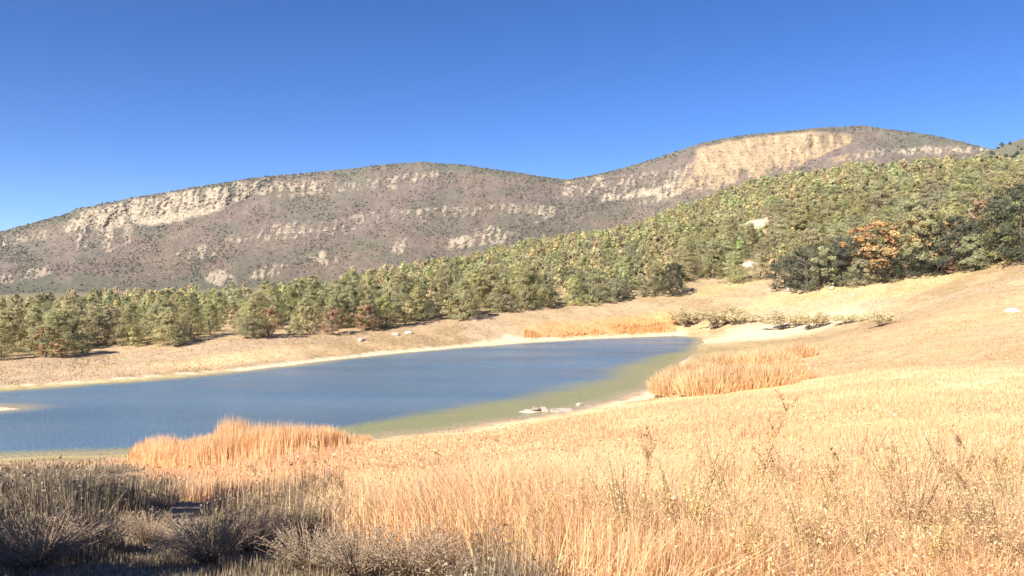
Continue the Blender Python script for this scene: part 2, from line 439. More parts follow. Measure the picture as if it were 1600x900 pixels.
green = np.clip(sst(330, 270, VV) * .0 + sst(.42, .62, fbm(MU * .02, VV * .05, 64)) * .6 + .7 * (1 - sst(0, 14, VV - rv)) * 1.0 + .7 * sst(415, 455, VV + 20 * (n2 - .5)) + .6 * np.exp(-((MU - 1415) / 45) ** 2 - ((VV - 222) / 10) ** 2) * 1.5, 0, 1)
mc = lerp(mc, GREEN, E(green))
mc = mc * E(.72 + .55 * n3)
buff = sst(1040, 1090, MU) * (1 - sst(1330, 1380, MU))
rc = lerp(lerp(BROWN * 1.5, PALE, E(rpale)), BUFF, E(buff * .9))
rc = rc * E(.68 + .55 * fbm(MU * .3, VV * .12, 65))
rc = rc * (1 - .25 * E(sst(.55, .75, fbm(MU * .04, VV * .5, 66))))
mc = lerp(mc, rc, E(rk))
me = mesh_from('mountain', np.stack([MX, MY, MZ], -1).reshape(-1, 3), grid_faces(len(mu), len(tt)), mc.reshape(-1, 3), True, M_hill)
add('mountain', me, kind='structure')

# small wooded hill at the right edge, behind the wood
hu = np.arange(1470, 2300, 6.0)
ht = np.linspace(0, 1, 30)
HU, HT = np.meshgrid(hu, ht, indexing='ij')
hv = np.interp(HU, [1470, 1530, 1545, 1570, 1600, 1640, 1800, 2300], [262, 250, 236, 226, 216, 206, 190, 260])
HV = 300 + (hv - 300) * HT
HY = 470 + 110 * HT + 8 * (fbm(HU * .05, HV * .1, 71) - .5)
hz_ = CZ + HY * (HZ - HV) / F
hc = GREEN * E(.75 + .6 * fbm(HU * .1, HV * .1, 72))
me = mesh_from('hill', np.stack([(HU - 800) / F * HY, HY, hz_], -1).reshape(-1, 3), grid_faces(len(hu), len(ht)), hc.reshape(-1, 3), True, M_hill)
add('hill', me, kind='structure')

# brush on the mountain: small rounded clumps, joined
OCT_V = np.array([[1, 0, 0], [0, 1, 0], [-1, 0, 0], [0, -1, 0], [0, 0, 1.0], [0, 0, -.6]])
OCT_F = np.array([[0, 1, 4], [1, 2, 4], [2, 3, 4], [3, 0, 4], [1, 0, 5], [2, 1, 5], [3, 2, 5], [0, 3, 5]])
def clump_mesh(P, size, col, name, mat, zsc=1.0, jit=.35, sub=None):
    n = len(P)
    v = OCT_V[None] * (1 + jit * rng.normal(size=(n, 6, 1)))
    a = rng.uniform(0, 6.28, n)
    ca, sa = np.cos(a)[:, None], np.sin(a)[:, None]
    v = np.stack([v[..., 0] * ca - v[..., 1] * sa, v[..., 0] * sa + v[..., 1] * ca, v[..., 2] * zsc], -1)
    v = v * size[:, None, None] + P[:, None]
    f = (OCT_F[None] + (np.arange(n) * 6)[:, None, None]).reshape(-1, 3)
    return mesh_from(name, v.reshape(-1, 3), f, np.repeat(col, 6, 0), False, mat)

nb = 34000
iu = rng.integers(0, len(mu), nb * 3)
it = rng.integers(8, len(tt) - 4, nb * 3)
dens = fbm(MU[iu, it] * .03, VV[iu, it] * .05, 81)
near_r = 1 - sst(0, 9, VV[iu, it] - rv[iu, it])
keep = (rng.uniform(size=nb * 3) < (.15 + .9 * sst(.4, .6, dens) + .8 * near_r)) & (rk[iu, it] < .85) & (VV[iu, it] < 462)
keep &= ~((rk[iu, it] > .3) & (rng.uniform(size=nb * 3) < .75))
iu, it = iu[keep][:nb], it[keep][:nb]
P = np.stack([MX[iu, it], MY[iu, it], MZ[iu, it]], -1) + np.stack([rng.uniform(-1, 1, len(iu)), 0 * iu, .3 + 0 * iu], -1)
bc = mc[iu, it] * .95
gsel = rng.uniform(size=len(iu)) < (.06 + .5 * near_r[keep][:nb] + .4 * green[iu, it])
bc = np.where(gsel[:, None], C(.165, .150, .10) * rng.uniform(.75, 1.15, (len(iu), 1)), bc * rng.uniform(.85, 1.2, (len(iu), 1)))
size = rng.uniform(.7, 1.7, len(iu)) * MY[iu, it] / 700 * np.where(gsel, 1.2, .8)
add('mountain_brush', clump_mesh(P, size * .58, bc, 'mountain_brush', M_far), kind='stuff', label='grey brown and dark green brush dotted over the mountain', category='brush')

# broken rock in the outcrops
nr = 5200
iu = rng.integers(0, len(mu), nr * 14)
it = rng.integers(22, len(tt) - 6, nr * 14)
k = (rk[iu, it] > .5) & (rng.uniform(size=len(iu)) < .42) & ((buff[iu, it] < .5) | (rng.uniform(size=len(iu)) < .45))
iu, it = iu[k][:nr], it[k][:nr]
P = np.stack([MX[iu, it] + rng.uniform(-1, 1, len(iu)), MY[iu, it] - .2, MZ[iu, it]], -1)
add('rock_outcrops', clump_mesh(P, rng.uniform(.5, 1.35, len(iu)) * MY[iu, it] / 800, rc[iu, it] * rng.uniform(.75, 1.15, (len(iu), 1)), 'rock_outcrops', M_cliff_rock, 1.3, .3), kind='stuff', label='broken pale rock in ledges across the mountain', category='rocks')

# ------------------------------------------------------------------ water
def water_material():
    m = bpy.data.materials.new('pond_water')
    m.use_nodes = True
    N, L = m.node_tree.nodes, m.node_tree.links
    b = N['Principled BSDF']
    at_ = N.new('ShaderNodeAttribute')
    at_.attribute_name = 'Col'
    L.new(at_.outputs['Color'], b.inputs['Base Color'])
    b.inputs['Roughness'].default_value = .22
    b.inputs['IOR'].default_value = 1.33
    geo = N.new('ShaderNodeNewGeometry')
    mp = N.new('ShaderNodeMapping')
    mp.inputs['Scale'].default_value = (1.0, 1.7, 1)
    L.new(geo.outputs['Position'], mp.inputs['Vector'])
    n1_ = N.new('ShaderNodeTexNoise')
    n1_.inputs['Scale'].default_value, n1_.inputs['Detail'].default_value = 5.0, 4
    L.new(mp.outputs[0], n1_.inputs['Vector'])
    bp = N.new('ShaderNodeBump')
    bp.inputs['Strength'].default_value, bp.inputs['Distance'].default_value = 1, .10
    L.new(n1_.outputs[0], bp.inputs['Height'])
    L.new(bp.outputs[0], b.inputs['Normal'])
    n2_ = N.new('ShaderNodeTexNoise')
    n2_.inputs['Scale'].default_value, n2_.inputs['Detail'].default_value = .09, 5
    mp2 = N.new('ShaderNodeMapping')
    mp2.inputs['Scale'].default_value = (.6, 2.2, 1)
    L.new(geo.outputs['Position'], mp2.inputs['Vector'])
    L.new(mp2.outputs[0], n2_.inputs['Vector'])
    for lo, hi, sock in ((.2, .3, b.inputs['Roughness']), (.65, 1.0, bp.inputs['Strength'])):
        q = N.new('ShaderNodeMapRange')
        q.inputs['From Min'].default_value, q.inputs['From Max'].default_value = .38, .62
        q.inputs['To Min'].default_value, q.inputs['To Max'].default_value = lo, hi
        L.new(n2_.outputs[0], q.inputs['Value'])
        L.new(q.outputs[0], sock)
    return m
wx = np.arange(-75, 40, .6)
wy = np.arange(26, 103, .6)
WX, WY = np.meshgrid(wx, wy, indexing='ij')
wd = -lake_sd(WX, WY)
_, wu, wY = polar(WX, WY)
mid = np.interp(wu, [0, 600, 1000, 1100], [40, 52, 70, 80])
nearside = sst(3, -3, WY - mid) if False else 1 - sst(-3, 3, WY - mid)
wide = np.interp(wu, [-400, 200, 500, 650, 800, 1000, 1100], [1.3, 1.6, 2.8, 5.0, 6.2, 5.0, 3.0])
wn = fbm(WX * .15, WY * .3, 91)
sh = nearside * (1 - sst(.55, 1.1, wd / wide + .6 * (wn - .5))) + (1 - nearside) * .5 * (1 - sst(.5, 2.2, wd + 1.2 * (wn - .5)))
DEEP, SHAL, EDGE = C(.095, .165, .235), C(.25, .245, .105), C(.38, .30, .17)
wc = lerp(DEEP * E(.8 + .4 * fbm(WX * .08, WY * .2, 92)), SHAL, E(np.clip(sh, 0, 1)))
wc = lerp(wc, EDGE, E((1 - sst(.2, 1.4, wd)) * .8))
sp = np.exp(-(((WX + 30.5) / 5) ** 2 + ((WY - 42.3) / 2.3) ** 2))
wc = lerp(wc, EDGE, E(.8 * sst(.25, .7, sp)))
me = mesh_from('water', np.stack([WX, WY, 0 * WX], -1).reshape(-1, 3), grid_faces(len(wx), len(wy)), wc.reshape(-1, 3), True, water_material())
add('water', me, kind='structure')

# ------------------------------------------------------------------ trees
def tube(pts, rad, n=6):
    pts, rad = np.asarray(pts, float), np.asarray(rad, float)
    k = len(pts)
    d = np.gradient(pts, axis=0)
    d /= np.linalg.norm(d, axis=1, keepdims=True) + 1e-9
    ref = np.where(np.abs(d[:, 2:3]) > .9, [[1.0, 0, 0]], [[0, 0, 1.0]])
    a = np.cross(d, ref)
    a /= np.linalg.norm(a, axis=1, keepdims=True) + 1e-9
    b = np.cross(d, a)
    ang = np.arange(n) * 2 * math.pi / n
    v = pts[:, None] + rad[:, None, None] * (a[:, None] * np.cos(ang)[None, :, None] + b[:, None] * np.sin(ang)[None, :, None])
    i, j = np.meshgrid(np.arange(k - 1), np.arange(n), indexing='ij')
    f = np.stack([i * n + j, i * n + (j + 1) % n, (i + 1) * n + (j + 1) % n, (i + 1) * n + j], -1).reshape(-1, 4)
    return v.reshape(-1, 3), f

def join(parts):
    vs, fs, o = [], [], 0
    for v, f in parts:
        vs.append(v)
        fs.append(f + o)
        o += len(v)
    return np.concatenate(vs), np.concatenate(fs)

def tris_at(P, size, out=None, rg=rng, asp=.55):
    """one small leaf triangle at each point, tilted at random but leaning outwards"""
    n = len(P)
    d = rg.normal(size=(n, 3))
    if out is not None:                # the leaf spray lies across the outward direction
        nn = out / (np.linalg.norm(out, axis=1, keepdims=True) + 1e-9) + .45 * rg.normal(size=(n, 3))
        nn /= np.linalg.norm(nn, axis=1, keepdims=True) + 1e-9
        d = np.cross(nn, d)
        d /= np.linalg.norm(d, axis=1, keepdims=True) + 1e-9
        e = np.cross(nn, d)
        s = size[:, None]
        v = np.stack([P - e * s * asp * .6 - d * s * .35, P + e * s * asp * .6 - d * s * .35, P + d * s * .7], 1)
        return v.reshape(-1, 3), np.arange(n * 3).reshape(-1, 3)
    d /= np.linalg.norm(d, axis=1, keepdims=True) + 1e-9
    e = np.cross(d, rg.normal(size=(n, 3)))
    e /= np.linalg.norm(e, axis=1, keepdims=True) + 1e-9
    s = size[:, None]
    v = np.stack([P - e * s * asp * .5 - d * s * .3, P + e * s * asp * .5 - d * s * .3, P + d * s * .7], 1)
    return v.reshape(-1, 3), np.arange(n * 3).reshape(-1, 3)

def crown(kind, H, Rd, ncl, nt_, tsz, rg, base):
    """leaf triangles in clumps over a lobed crown; returns v, f, col"""
    h = rg.uniform(0, 1, ncl) ** .85
    lob = rg.uniform(0, 6.28, 3)
    if kind == 'pine':
        prof = np.minimum(1, (h / .2 + .6)) * (1 - h) ** .5
    elif kind == 'juniper':
        prof = np.sin(np.pi * np.clip(.14 + .82 * h, 0, 1)) ** .6
    else:
        prof = np.sin(np.pi * np.clip(.10 + .86 * h, 0, 1)) ** .7
    th = rg.uniform(0, 6.28, ncl)
    lobes = 1 + .22 * np.sin(2 * th + lob[0] + 3 * h) + .16 * np.sin(5 * th + lob[1]) + .15 * rg.normal(size=ncl)
    rho = Rd * prof * lobes * np.sqrt(rg.uniform(.25, 1, ncl))
    z0 = {'pine': .02, 'juniper': .02, 'oak': .10}[kind]
    P = np.stack([rho * np.cos(th), rho * np.sin(th), H * (z0 + (.98 - z0) * h)], -1)
    cr = Rd * rg.uniform(.16, .30, ncl) * (1 - .45 * h)
    g = rg.normal(size=(ncl, nt_, 3))
    g *= (np.abs(rg.uniform(.3, 1, (ncl, nt_, 1))) / np.linalg.norm(g, axis=2, keepdims=True))
    g[..., 2] *= .75
    Q = P[:, None] + g * cr[:, None, None] * 1.15
    out = .7 * g + .9 * np.stack([np.cos(th), np.sin(th), .6 + 0 * th], -1)[:, None]
    sz = tsz * rg.uniform(.6, 1.3, ncl * nt_)
    v, f = tris_at(Q.reshape(-1, 3), sz, out.reshape(-1, 3), rg)
    cc = base * rg.uniform(.8, 1.2, (ncl, 1)) + C(.015, .01, 0) * rg.normal(size=(ncl, 1))
    cl = np.repeat(cc, nt_, 0) * rg.uniform(.85, 1.15, (ncl * nt_, 1))
    return v, f, np.repeat(cl, 3, 0)

def trunk(H, Rd, rg, stems=1):
    ps = []
    for s in range(stems):
        b = rg.normal(size=2) * .12 * (stems > 1)
        top = np.array([*(b + rg.normal(size=2) * Rd * (.12 if stems == 1 else .35)), H * rg.uniform(.7, .88)])
        k = np.linspace(0, 1, 7)[:, None]
        pts = np.array([[b[0], b[1], -.25]]) * (1 - k) + top * k + .05 * H * .3 * np.sin(k * 5 + s) * np.array([[1, .6, 0]])
        rad = H * .032 * (1 - .85 * k[:, 0]) / math.sqrt(stems)
        rad[0] *= 1.5
        ps.append(tube(pts, rad, 7))
        for q in range(7):
            t0 = rg.uniform(.15, .85)
            p0 = np.array([b[0], b[1], -.25]) * (1 - t0) + top * t0
            a = rg.uniform(0, 6.28)
            ln = Rd * rg.uniform(.5, .85) * (1 - .5 * t0)
            kk = np.linspace(0, 1, 4)[:, None]
            e = p0 + np.array([math.cos(a), math.sin(a), .35]) * ln
            ps.append(tube(p0 * (1 - kk) + e * kk + np.array([0, 0, .12]) * np.sin(kk * 3.1) * ln, H * .012 * (1 - .7 * kk[:, 0]), 4))
    v, f = join(ps)
    return v, f, np.tile(C(.16, .125, .095), (len(v), 1))

PINE, JUN, OAK, OAKB, SHADE_JUN = C(.47, .435, .225), C(.42, .40, .23), C(.44, .29, .135), C(.35, .22, .125), C(.105, .11, .07)
PROTO = {}
def proto(kind, k, base, H, Rd, ncl=95, nt_=34, tsz=.20):
    rg = np.random.default_rng(100 + 13 * k + len(kind))
    mt = M_leaf if kind == 'oak' else M_needle
    cv, cf, cc = crown(kind, H, Rd, ncl, nt_, tsz, rg, base)
    tv, tf, tc = trunk(H, Rd, rg, 1 if kind == 'pine' else 3)
    return mesh_from(kind + '_crown', cv, cf, cc, False, mt), mesh_from(kind + '_trunk', tv, tf, tc, True, M_bark)
PROTO['pine'] = [proto('pine', k, PINE, 5.0, 1.95 + .14 * (k % 3), 135, 46, .155) for k in range(7)]
PROTO['juniper'] = [proto('juniper', k, JUN, 3.6, 1.65 + .12 * (k % 2), 105, 44, .145) for k in range(5)]
PROTO['shade_juniper'] = [proto('juniper', 9 + k, SHADE_JUN * (1.35, 2.0, 1.1)[k], 3.6, 1.8, 105, 44, .145) for k in range(3)]  # junipers with the shade of the wood's front painted into their leaf colour
PROTO['oak'] = [proto('oak', k, OAK if k < 2 else OAKB, 4.0, 1.8, 70, 30, .20) for k in range(4)]

def place(name, kind, k, x, y, z, s, rz, parent_tags, wide=1.0):
    t = empty(name, (x, y, z), rz, 1.0, **parent_tags)
    t.scale = (s * wide, s * wide, s)
    cm_, tm_ = PROTO[kind][k % len(PROTO[kind])]
    add('trunk', tm_, t)
    add('crown', cm_, t)
    return t

def proj(x, y, z):
    return 800 + F * x / y, HZ + F * (CZ - z) / y

# candidates: a jittered grid over the wooded land, thinned where the photo shows bare ground
cand = []
st = 2.9
gx, gy = np.meshgrid(np.arange(-110, 330, st), np.arange(46, 350, st), indexing='ij')
gx = (gx + rng.uniform(-.48, .48, gx.shape) * st).ravel()
gy = (gy + rng.uniform(-.48, .48, gy.shape) * st).ravel()
_, cu, cy = polar(gx, gy)
ty = np.interp(cu, TREE_U, TREE_Y) + 3.0 * (fbm(cu * .02, cu * 0, 95) - .5)
ry = np.interp(cu, RIDGE_U, RIDGE_Y)
dn = np.clip(1.15 - .0 * cy, 0, 1) * np.where(cu < 450, np.clip(1.5 - (cy - ty) / 45, .5, 1), 1)
dn *= np.interp(cu, [800, 1100], [1, .82])
dn *= np.where(cy - ty < 7, 1.0, .72 + .5 * (fbm(gx * .05, gy * .05, 96) - .35))
ok = (cy > ty) & (cy < ry) & (cu > -300) & (cu < 2000) & (rng.uniform(size=len(gx)) < dn)
gx, gy, cu, cy, ty = gx[ok], gy[ok], cu[ok], cy[ok], ty[ok]
gz = ground(gx, gy)
pu, pv = 800 + F * gx / gy, HZ + F * (CZ - gz) / gy
for (bu, bv, ru_, rv_) in ((1190, 362, 24, 20), (1172, 424, 20, 22), (1110, 452, 45, 12), (712, 490, 10, 12), (1390, 272, 34, 6)):
    k = ((pu - bu) / ru_) ** 2 + ((pv - bv) / rv_) ** 2 > 1
    gx, gy, gz, cu, cy, ty, pu, pv = [a[k] for a in (gx, gy, gz, cu, cy, ty, pu, pv)]
jp = fbm(gx * .06, gy * .06, 97) + .25 * (rng.uniform(size=len(gx)) - .5) + .10 * (cy - ty < 5)
kind = np.where(jp > .60, 1, 0)
hgt = np.where(kind == 0, rng.uniform(4.2, 6.6, len(gx)), rng.uniform(2.8, 4.4, len(gx)))
hgt *= np.interp(cu, [0, 300, 700, 1000, 1240, 1600], [.56, .58, .74, .88, 1.06, 1.2]) * rng.uniform(.72, 1.2, len(gx)) * np.interp(cy, [90, 160, 250], [1, .92, .8])
hgt *= np.where((cy - ty < 4), .88, 1)
pxh = F * hgt / gy
order = np.argsort(-pxh * np.where((pu > -60) & (pu < 1660), 1, .05))
indiv = {0: [], 1: []}
rest = []
LIM = {0: 285, 1: 190}
for i in order:
    (indiv[kind[i]] if len(indiv[kind[i]]) < LIM[kind[i]] and -90 < pu[i] < 1690 else rest).append(i)

def section(u):
    return 'left' if u < 520 else 'middle' if u < 1080 else 'right'
ORD = 'first second third fourth fifth sixth seventh eighth ninth tenth eleventh twelfth thirteenth fourteenth fifteenth sixteenth seventeenth eighteenth nineteenth twentieth'.split()
def ordinal(n):
    if n <= 20:
        return ORD[n - 1]
    t = ['', '', 'twenty', 'thirty', 'forty', 'fifty', 'sixty'][n // 10]
    return t + '-' + ORD[n % 10 - 1] if n % 10 else t[:-1] + 'ieth'
WHERE = {'left': 'on the left far bank', 'middle': 'on the far bank', 'right': 'by the right meadow'}
def band(u):
    for lim, t in ((110, 'at the left edge'), (230, 'left of the tall pine gap'), (400, 'above the left white shore'), (560, 'near the rusty oaks'), (700, 'left of the bare gap'), (830, 'right of the bare gap'),
                   (950, 'under the mountain saddle'), (1060, 'below the stepped ledges'), (1160, 'left of the tan outcrop'), (1250, 'under the tan cliff'), (1340, 'left of the orange oaks'), (1450, 'above the orange oaks'), (1540, 'right of the orange oaks')):
        if u < lim:
            return t
    return 'at the right edge'
front = {}
for kd in (0, 1):
    for i in indiv[kd]:
        if cy[i] - ty[i] < 4.2 and 0 < pu[i] < 1600:
            front.setdefault((section(pu[i]), kd), []).append(i)
frontlab, todo = {}, []
for (sec, kd), L_ in front.items():
    for n, i in enumerate(sorted(L_, key=lambda q: pu[q])):
        frontlab[i] = f"olive {'pine' if kd == 0 else 'low juniper'}, {ordinal(n + 1)} from the left in the front row {WHERE[sec]}"
for kd in (0, 1):
    nm, kn = (('pine_tree', 'pine'), ('juniper_tree', 'juniper'))[kd]
    for i in indiv[kd]:
        sec = section(pu[i])
        if i in frontlab:
            lab, grp = frontlab[i], f"{kn} trees in the front row {WHERE[sec]}"
        else:
            dp = cy[i] - ty[i]
            row = 'behind the front row' if dp < 9 else 'a few rows up' if dp < 22 else 'midway up the wood' if dp < 50 else 'high in the wood'
            hn = hgt[i] / ((5.6, 3.7)[kd] * np.interp(cu[i], [0, 300, 700, 1000, 1240, 1600], [.92, .86, 1.0, 1.05, 1.2, 1.3]))
            sz = 'tall ' if hn > 1.1 else 'short ' if hn < .85 else ''
            lab = (sz + ('olive pine' if kd == 0 else 'grey juniper'), f"{row}, {band(pu[i])}")
            grp = f"{kn} trees {row}"
        todo.append((kd, i, lab, grp))
uses = {}
for kd, i, lab, grp in sorted(todo, key=lambda q: pu[q[1]]):
    if isinstance(lab, tuple):
        uses.setdefault(lab, []).append(i)
for kd, i, lab, grp in todo:
        nm, kn = (('pine_tree', 'pine'), ('juniper_tree', 'juniper'))[kd]
        if isinstance(lab, tuple):
            q = uses[lab]
            lab = f"{ordinal(q.index(i) + 1)} {lab[0]} from left {lab[1]}" if len(q) > 1 else f"{lab[0]} {lab[1]}"
        s = hgt[i] / (5.0 if kd == 0 else 3.6)
        place(nm, kn, int(rng.integers(0, 99)), gx[i], gy[i], gz[i], s, rng.uniform(0, 6.28), dict(label=lab, category='tree', group=grp), rng.uniform(.95, 1.3))

# the far rest of the wood, joined
lod = [crown('pine', 5.0, 2.0, 38, 9, .55, np.random.default_rng(500 + k), PINE) for k in range(6)] + [crown('juniper', 3.6, 1.7, 30, 9, .5, np.random.default_rng(520 + k), JUN) for k in range(4)]
vs, cs = [], []
for i in rest:
    v, f, c = lod[rng.integers(0, 6) if kind[i] == 0 else 6 + rng.integers(0, 4)]
    a = rng.uniform(0, 6.28)
    s = hgt[i] / (5.0 if kind[i] == 0 else 3.6)
    q = np.stack([v[:, 0] * math.cos(a) - v[:, 1] * math.sin(a), v[:, 0] * math.sin(a) + v[:, 1] * math.cos(a), v[:, 2]], -1) * s
    vs.append(q + [gx[i], gy[i], gz[i]])
    cs.append(c * rng.uniform(.78, 1.28) * (1 + .06 * rng.normal(size=3)))
v = np.concatenate(vs)
add('woodland', mesh_from('woodland', v, np.arange(len(v)).reshape(-1, 3), np.concatenate(cs), False, M_far), kind='stuff', label='far pine and juniper wood covering the upper slope', category='woodland')
print('individual', len(indiv[0]), len(indiv[1]), 'rest', len(rest))

# trees on the small hill at the right edge
hi, hj = rng.integers(10, len(hu), 900), rng.integers(4, 30, 900)
P = np.stack([(HU[hi, hj] - 800) / F * HY[hi, hj], HY[hi, hj], hz_[hi, hj] + .8], -1)
add('hill_brush', clump_mesh(P, rng.uniform(.9, 2.0, 900), C(.10, .11, .05) * rng.uniform(.6, 1.4, (900, 1)), 'hill_brush', M_far), kind='stuff', label='dark green trees on the small hill at the right edge', category='woodland')

# autumn oaks
OAKS = [  # u, base v, depth beyond the wood edge, height px, wide, mesh, label
    (1372, 428, 1.9, 86, 1.35, 0, 'rust orange oak, largest of the turning trees above the right meadow'),
    (1428, 420, 2.2, 84, 1.3, 1, 'rust orange oak just right of the largest one above the meadow'),
    (1480, 412, 2.0, 74, .9, 0, 'orange oak crown showing between two dark shaded pines'),
    (1484, 414, -.3, 28, 1.1, 1, 'small orange oak bush at the dark foot of the right wood'),
    (1535, 408, 5.5, 92, .9, 2, 'dull brown oak behind the pines near the right photo edge'),
    (420, 524, 2.0, 44, 1.1, 2, 'rusty brown oak between green trees on the left far bank'),
    (520, 516, .6, 40, 1.2, 3, 'low brown oak in the front row, left of the bare gap'),
    (572, 509, .6, 40, 1.2, 2, 'reddish brown oak bush in front of the far bank wood'),
    (95, 556, .8, 30, 1.1, 1, 'small orange leafed bush at the foot of the left pines'),
    (70, 556, 1.5, 48, 1.0, 3, 'brown leafed oak among the pines nearest the left edge'),
    (712, 492, 3.0, 34, 1.0, 3, 'small bare brown oak standing in the gap of the wood'),
]
for u, v, dy, hp, wd_, k, lab in OAKS:
    Y = float(np.interp(u, TREE_U, TREE_Y)) + dy - 1.0
    x = (u - 800) / F * Y
    place('oak_tree', 'oak', k, x, Y, g1(x, Y), hp * Y / F / 4.0, rng.uniform(0, 6), dict(label=lab, category='tree', group='oaks in autumn colour'), wd_)

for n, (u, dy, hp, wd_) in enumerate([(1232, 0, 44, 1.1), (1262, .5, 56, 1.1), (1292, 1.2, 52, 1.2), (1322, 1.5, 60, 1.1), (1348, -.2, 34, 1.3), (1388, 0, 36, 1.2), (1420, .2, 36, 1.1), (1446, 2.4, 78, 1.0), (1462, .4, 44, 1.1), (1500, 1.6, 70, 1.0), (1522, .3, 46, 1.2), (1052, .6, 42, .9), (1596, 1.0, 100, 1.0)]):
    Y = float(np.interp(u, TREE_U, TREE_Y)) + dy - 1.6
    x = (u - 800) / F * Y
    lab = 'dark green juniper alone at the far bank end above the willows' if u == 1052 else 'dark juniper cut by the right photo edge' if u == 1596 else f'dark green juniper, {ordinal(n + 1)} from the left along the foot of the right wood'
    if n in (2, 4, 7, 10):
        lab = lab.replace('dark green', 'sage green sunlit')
    place('juniper_tree', 'juniper' if n in (2, 4, 7, 10) else 'shade_juniper', n, x, Y, g1(x, Y), 1.22 * hp * Y / F / 3.6, n * 1.7, dict(label=lab, category='tree', group='junipers at the foot of the right wood'), wd_)

# a few trees stand on the near bank, left of the photograph; their shade falls into its corner
for n, (x, y, s) in enumerate([(-8.8, 5.2, 1.0), (-14.5, 9.6, 1.2), (-5.6, 1.2, .85), (-4.6, -1.2, .95), (-12.4, 5.6, 1.15)]):
    lab = ['dark pine on the near bank beside the pond weeds', 'tallest pine on the near bank towards the water', 'pine closest beside the shaded dry shrubs', 'pine standing level with the viewer on the near bank', 'second tallest pine on the near bank'][n]
    place('pine_tree', 'pine', n, x, y, g1(x, y), s, n * 1.3, dict(label=lab, category='tree', group='pines on the near bank'), 1.0)

# ------------------------------------------------------------------ grasses
def blades(x, y, h, wd_, col, name, mat, lean=.35, segs=1, bend=.5):
    """grass blades: pointed strips of `segs` pieces with the tip bent over"""
    n = len(x)
    z = ground(x, y) - .02
    a, b = rng.uniform(0, 6.28, n), rng.uniform(0, 6.28, n)
    patch = fbm(x * .45, y * .45, 131)
    a = np.where(rng.uniform(size=n) < .6, 12 * fbm(x * .2, y * .2, 132) + rng.normal(size=n) * .5, a)
    L = lean * h * np.abs(rng.normal(size=n)) * (.5 + 1.4 * sst(.5, .7, patch))
    h = h * (1 - .35 * sst(.5, .7, patch))
    dx, dy = np.cos(a) * L, np.sin(a) * L
    wx_, wy_ = np.cos(b) * wd_ * .5, np.sin(b) * wd_ * .5
    lev = []
    for s in range(segs):
        t = s / segs
        k = 1 - t * .6
        cx, cy_, cz = x + dx * t ** (1 + bend), y + dy * t ** (1 + bend), z + h * t
        lev += [np.stack([cx - wx_ * k, cy_ - wy_ * k, cz], -1), np.stack([cx + wx_ * k, cy_ + wy_ * k, cz], -1)]
    lev.append(np.stack([x + dx, y + dy, z + h], -1))
    m = 2 * segs + 1
    v = np.stack(lev, 1).reshape(-1, 3)
    fs = []
    for s in range(segs - 1):
        fs += [[2 * s, 2 * s + 1, 2 * s + 2], [2 * s + 1, 2 * s + 3, 2 * s + 2]]
    fs.append([2 * segs - 2, 2 * segs - 1, 2 * segs])
    f = (np.array(fs)[None] + (np.arange(n) * m)[:, None, None]).reshape(-1, 3)
    return mesh_from(name, v, f, np.repeat(col, m, 0), False, mat)

def sample(n, y0, y1, u0=-450, u1=2100):
    u = rng.uniform(u0, u1, n)
    Y = np.exp(rng.uniform(math.log(y0), math.log(y1), n))
    return (u - 800) / F * Y, Y, u

PINKT, YEL = C(.78, .56, .39), C(.80, .61, .31)
def grass_colour(x, y, n):
    q = fbm(x * .35, y * .35, 111)
    r = rng.uniform(size=n)
    c = lerp(PEACH * 1.05, GOLD * 1.1, E(sst(.35, .65, q)))
    c = lerp(c, PINKT, E((r < .28) * .8))
    c = lerp(c, YEL, E((r > .8) * .7))
    return c * rng.uniform(.9, 1.12, (n, 1))

# tall peach grass of the near slope
x, y, u = sample(540000, 2.3, 45)
_, pk, drk, _ = land_colour(x, y)
d = lake_sd(x, y)
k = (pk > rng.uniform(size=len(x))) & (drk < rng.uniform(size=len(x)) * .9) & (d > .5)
x, y = x[k], y[k]
n = len(x)
hh = (.22 + .6 * fbm(x * .5, y * .5, 112)) * rng.uniform(.55, 1.2, n) * np.interp(y, [2, 4, 8, 16, 45], [.7, .8, .9, .4, .25]) * (1 + .9 * np.exp(-((y - 22) / 5) ** 2) * ((x / y > -.47) & (x / y < -.2))) * np.clip((d[k]) / 4, .4, 1)
near = y < 9
gcol = grass_colour(x, y, n)
add('tall_grass', blades(x[near], y[near], hh[near], .004 + .0011 * y[near], gcol[near], 'tall_grass', M_grass, .8, 2), kind='stuff', label='tall peach coloured dry grass close to the viewer', category='grass')
add('meadow_grass', blades(x[~near], y[~near], hh[~near], .0014 * y[~near], gcol[~near] * lerp(C(1, 1, 1), C(.92, .825, .83), E(sst(9, 20, y[~near]))), 'meadow_grass', M_grass, .4, 1), kind='stuff', label='smooth peach coloured dry grass down to the water', category='grass')

# seed heads and little dry leaves among the near grass
x, y, u = sample(72000, 2.4, 20)
_, pk, drk, _ = land_colour(x, y)
k = (pk > .5) & (drk < .4) & (fbm(x * .8, y * .8, 113) > .46)
x, y = x[k], y[k]
n = len(x)
z = ground(x, y) + rng.uniform(.15, .85, n) * (.45 + .5 * fbm(x * .25, y * .25, 112))
v, f = tris_at(np.stack([x, y, z], -1), (.008 + .0020 * y) * rng.uniform(.7, 1.5, n), None, rng, .6)
sc_ = np.where(rng.uniform(size=(n, 1)) < .4, C(.46, .30, .16), np.where(rng.uniform(size=(n, 1)) < .5, PINKT, YEL)) * rng.uniform(.7, 1.2, (n, 1))
add('seed_heads', mesh_from('seed_heads', v, f, np.repeat(sc_, 3, 0), False, M_grass), kind='stuff', label='small dry seed heads in the near grass', category='seed heads')

